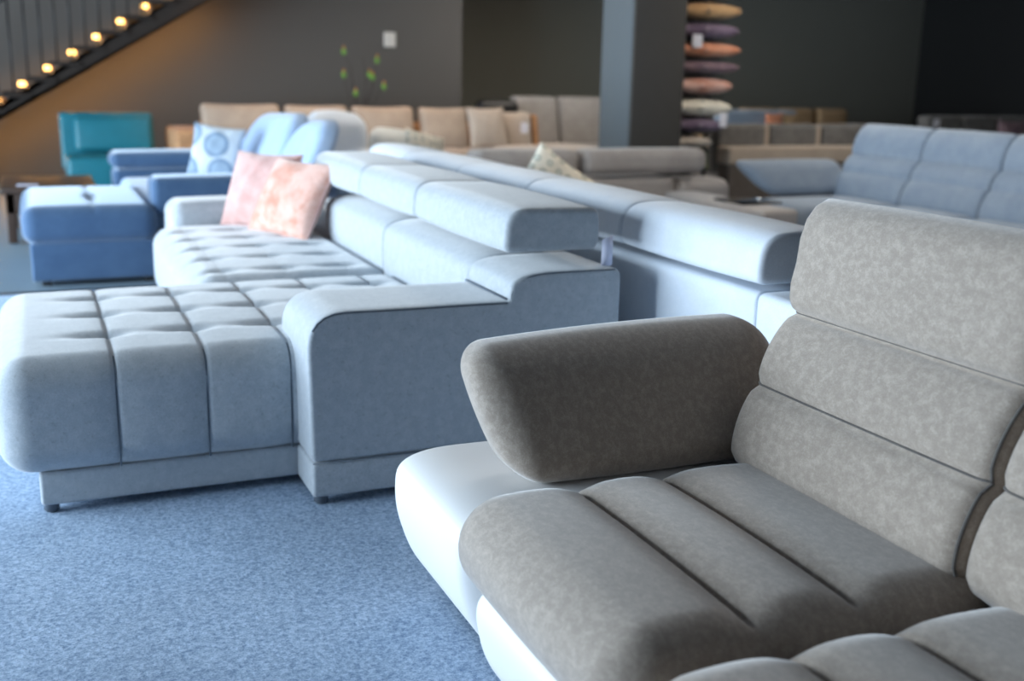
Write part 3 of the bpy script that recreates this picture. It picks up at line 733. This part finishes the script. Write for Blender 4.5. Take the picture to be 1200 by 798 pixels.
# grey two-seat back and black armchair left of the column
S = thing('grey_sofa', 'plain grey sofa with two high back cushions beside the column', 'sofa', (7.0, 14.6, 0))
rbox('base', (6.25, 14.0, .06), (8.0, 15.1, .45), .04, 'taupe2', S)
for a, b in ((6.32, 7.0), (7.03, 7.75)): rbox('back_cushion', (a, 14.45, .42), (b, 14.70, 1.10), .07, 'taupe2', S, k=5, puff=(0, .02, 0), deform=rec)
for x, y in ((6.35, 14.1), (7.9, 14.1), (6.35, 15.0), (7.9, 15.0)): box('foot', (x - .03, y - .03, 0), (x + .03, y + .03, .07), 'black', S)
S = thing('black_chair', 'black armchair back peeking out behind the long tan sofa', 'chair', (6.0, 13.9, 0))
rbox('seat', (5.62, 13.75, .0), (6.20, 14.35, .45), .05, 'black', S); rbox('backrest', (5.60, 14.15, .35), (6.22, 14.38, 1.06), .10, 'black', S, k=5)

# ================================================================== PILLOWS ON THE NEAR SOFAS
pillow('throw_pillow', .57, .46, .17, 'peach', (1.20, 6.035, .505), (-.50, .0, -1.19), 'peach velvet throw pillow in front on the tufted seat', pipe='peach_p')
pillow('throw_pillow', .48, .46, .16, 'peach_p', (1.13, 6.38, .505), (-.40, .0, -.92), 'paler peach throw pillow tucked behind the other peach pillow', pipe='peach_p')
pillow('throw_pillow', .44, .44, .16, 'circles', (1.36, 9.42, .515), (-.25, .12, -.5), 'white throw pillow printed with big blue circles on denim sofa')

# ================================================================== WALL SWITCH, BRANCHES IN VASE, CEILING SPOTS
S = thing('wall_thermostat', 'small cream control box on the charcoal wall above tan sofa', 'thermostat', (4.49, 14.58, 1.72))
box('case', (4.41, 14.565, 1.72), (4.57, 14.60, 1.91), 'plastic', S, bev=.01); box('dial', (4.46, 14.555, 1.78), (4.52, 14.566, 1.84), 'plastic', S, bev=.004)
S = thing('branch_vase', 'dark floor vase of bare twigs with green orange buds behind tan sofa', 'vase', (3.92, 14.0, 0))
lathe('vase_body', [(.10, 0), (.15, .08), (.17, .35), (.12, .62), (.06, .76), (.075, .82), (.06, .815)], 3.92, 14.0, 'vase', S)
def pix(px, py, Y):
    m = cam_matrix(); d = m.to_3x3() @ Vector((px - 600, -(py - 399), -1290)); return EYE + d * (Y / d.y)
buds = [(403, 60), (442, 70), (403, 87), (433, 87), (450, 101), (417, 109), (437, 90), (425, 66), (412, 75)]
for i, (a, b) in enumerate(buds):
    p = pix(a, b, 13.95 + .03 * (i % 4))
    s0 = Vector((3.92 + .02 * math.cos(i), 14.0 + .02 * math.sin(i), .70)); mid = s0.lerp(p, .5) + Vector((.05 * math.sin(i * 2.1), 0, .06))
    tw = tube('twig', [s0, s0.lerp(mid, .5) + Vector((.0, 0, .03)), mid, mid.lerp(p, .5) + Vector((.015 * math.cos(i), 0, .02)), p], [.007, .006, .005, .004, .003], 'twig', S, n=5)
    if i < 7:
        lathe('bud', [(.004, p.z - .05), (.028, p.z - .03), (.032, p.z), (.02, p.z + .03)], p.x, p.y, 'bud', tw, n=8)
        lathe('bud_tip', [(.02, p.z + .03), (.016, p.z + .05), (.003, p.z + .075)], p.x, p.y, 'budtip', tw, n=8)
for i, (x, y) in enumerate(((2.2, 12.7), (3.4, 12.7), (4.6, 12.7))):
    S = thing('ceiling_spot', ('black ceiling spotlight over the staircase end of the tan sofa', 'black ceiling spotlight over the middle of the tan sofa', 'black ceiling spotlight over the tan sofa near the vase')[i], 'spotlight', (x, y, ZC - .16), 'spotlights over the tan sofa')
    lathe('housing', [(.05, ZC - .16), (.055, ZC - .02), (.03, ZC)], x, y, 'black', S, n=16)
    lathe('lens', [(.045, ZC - .163), (.045, ZC - .16)], x, y, 'led', S, n=16)
    l = bpy.data.lights.new('spot_beam', 'SPOT'); l.energy = 60; l.color = (1, .60, .34); l.spot_size = 1.3; l.spot_blend = .6; l.shadow_soft_size = .05
    o = bpy.data.objects.new('spot_beam', l); C.objects.link(o); o.parent = S; o.location = (0, 0, -.02); o.rotation_euler = (.12, 0, 0)

for i, (x, y) in enumerate(((4.0, 5.2), (6.8, 13.0), (3.2, 10.6), (7.4, 8.0))):  # unseen ceiling panels, added to brighten the mid and rear sofas and walls
    S = thing('added_ceiling_panel', ('added ceiling fill light in front of the taupe headrest sofa', 'added ceiling fill light over the plain grey sofa', 'added ceiling fill light over the light blue sofa', 'added ceiling fill light over the tan and brown sofa')[i], 'ceiling light', (x, y, ZC - .05))
    box('frame', (x - .45, y - .45, ZC - .05), (x + .45, y + .45, ZC - .004), 'plastic', S)
    box('diffuser', (x - .42, y - .42, ZC - .056), (x + .42, y + .42, ZC - .05), 'panel', S, bev=.001)
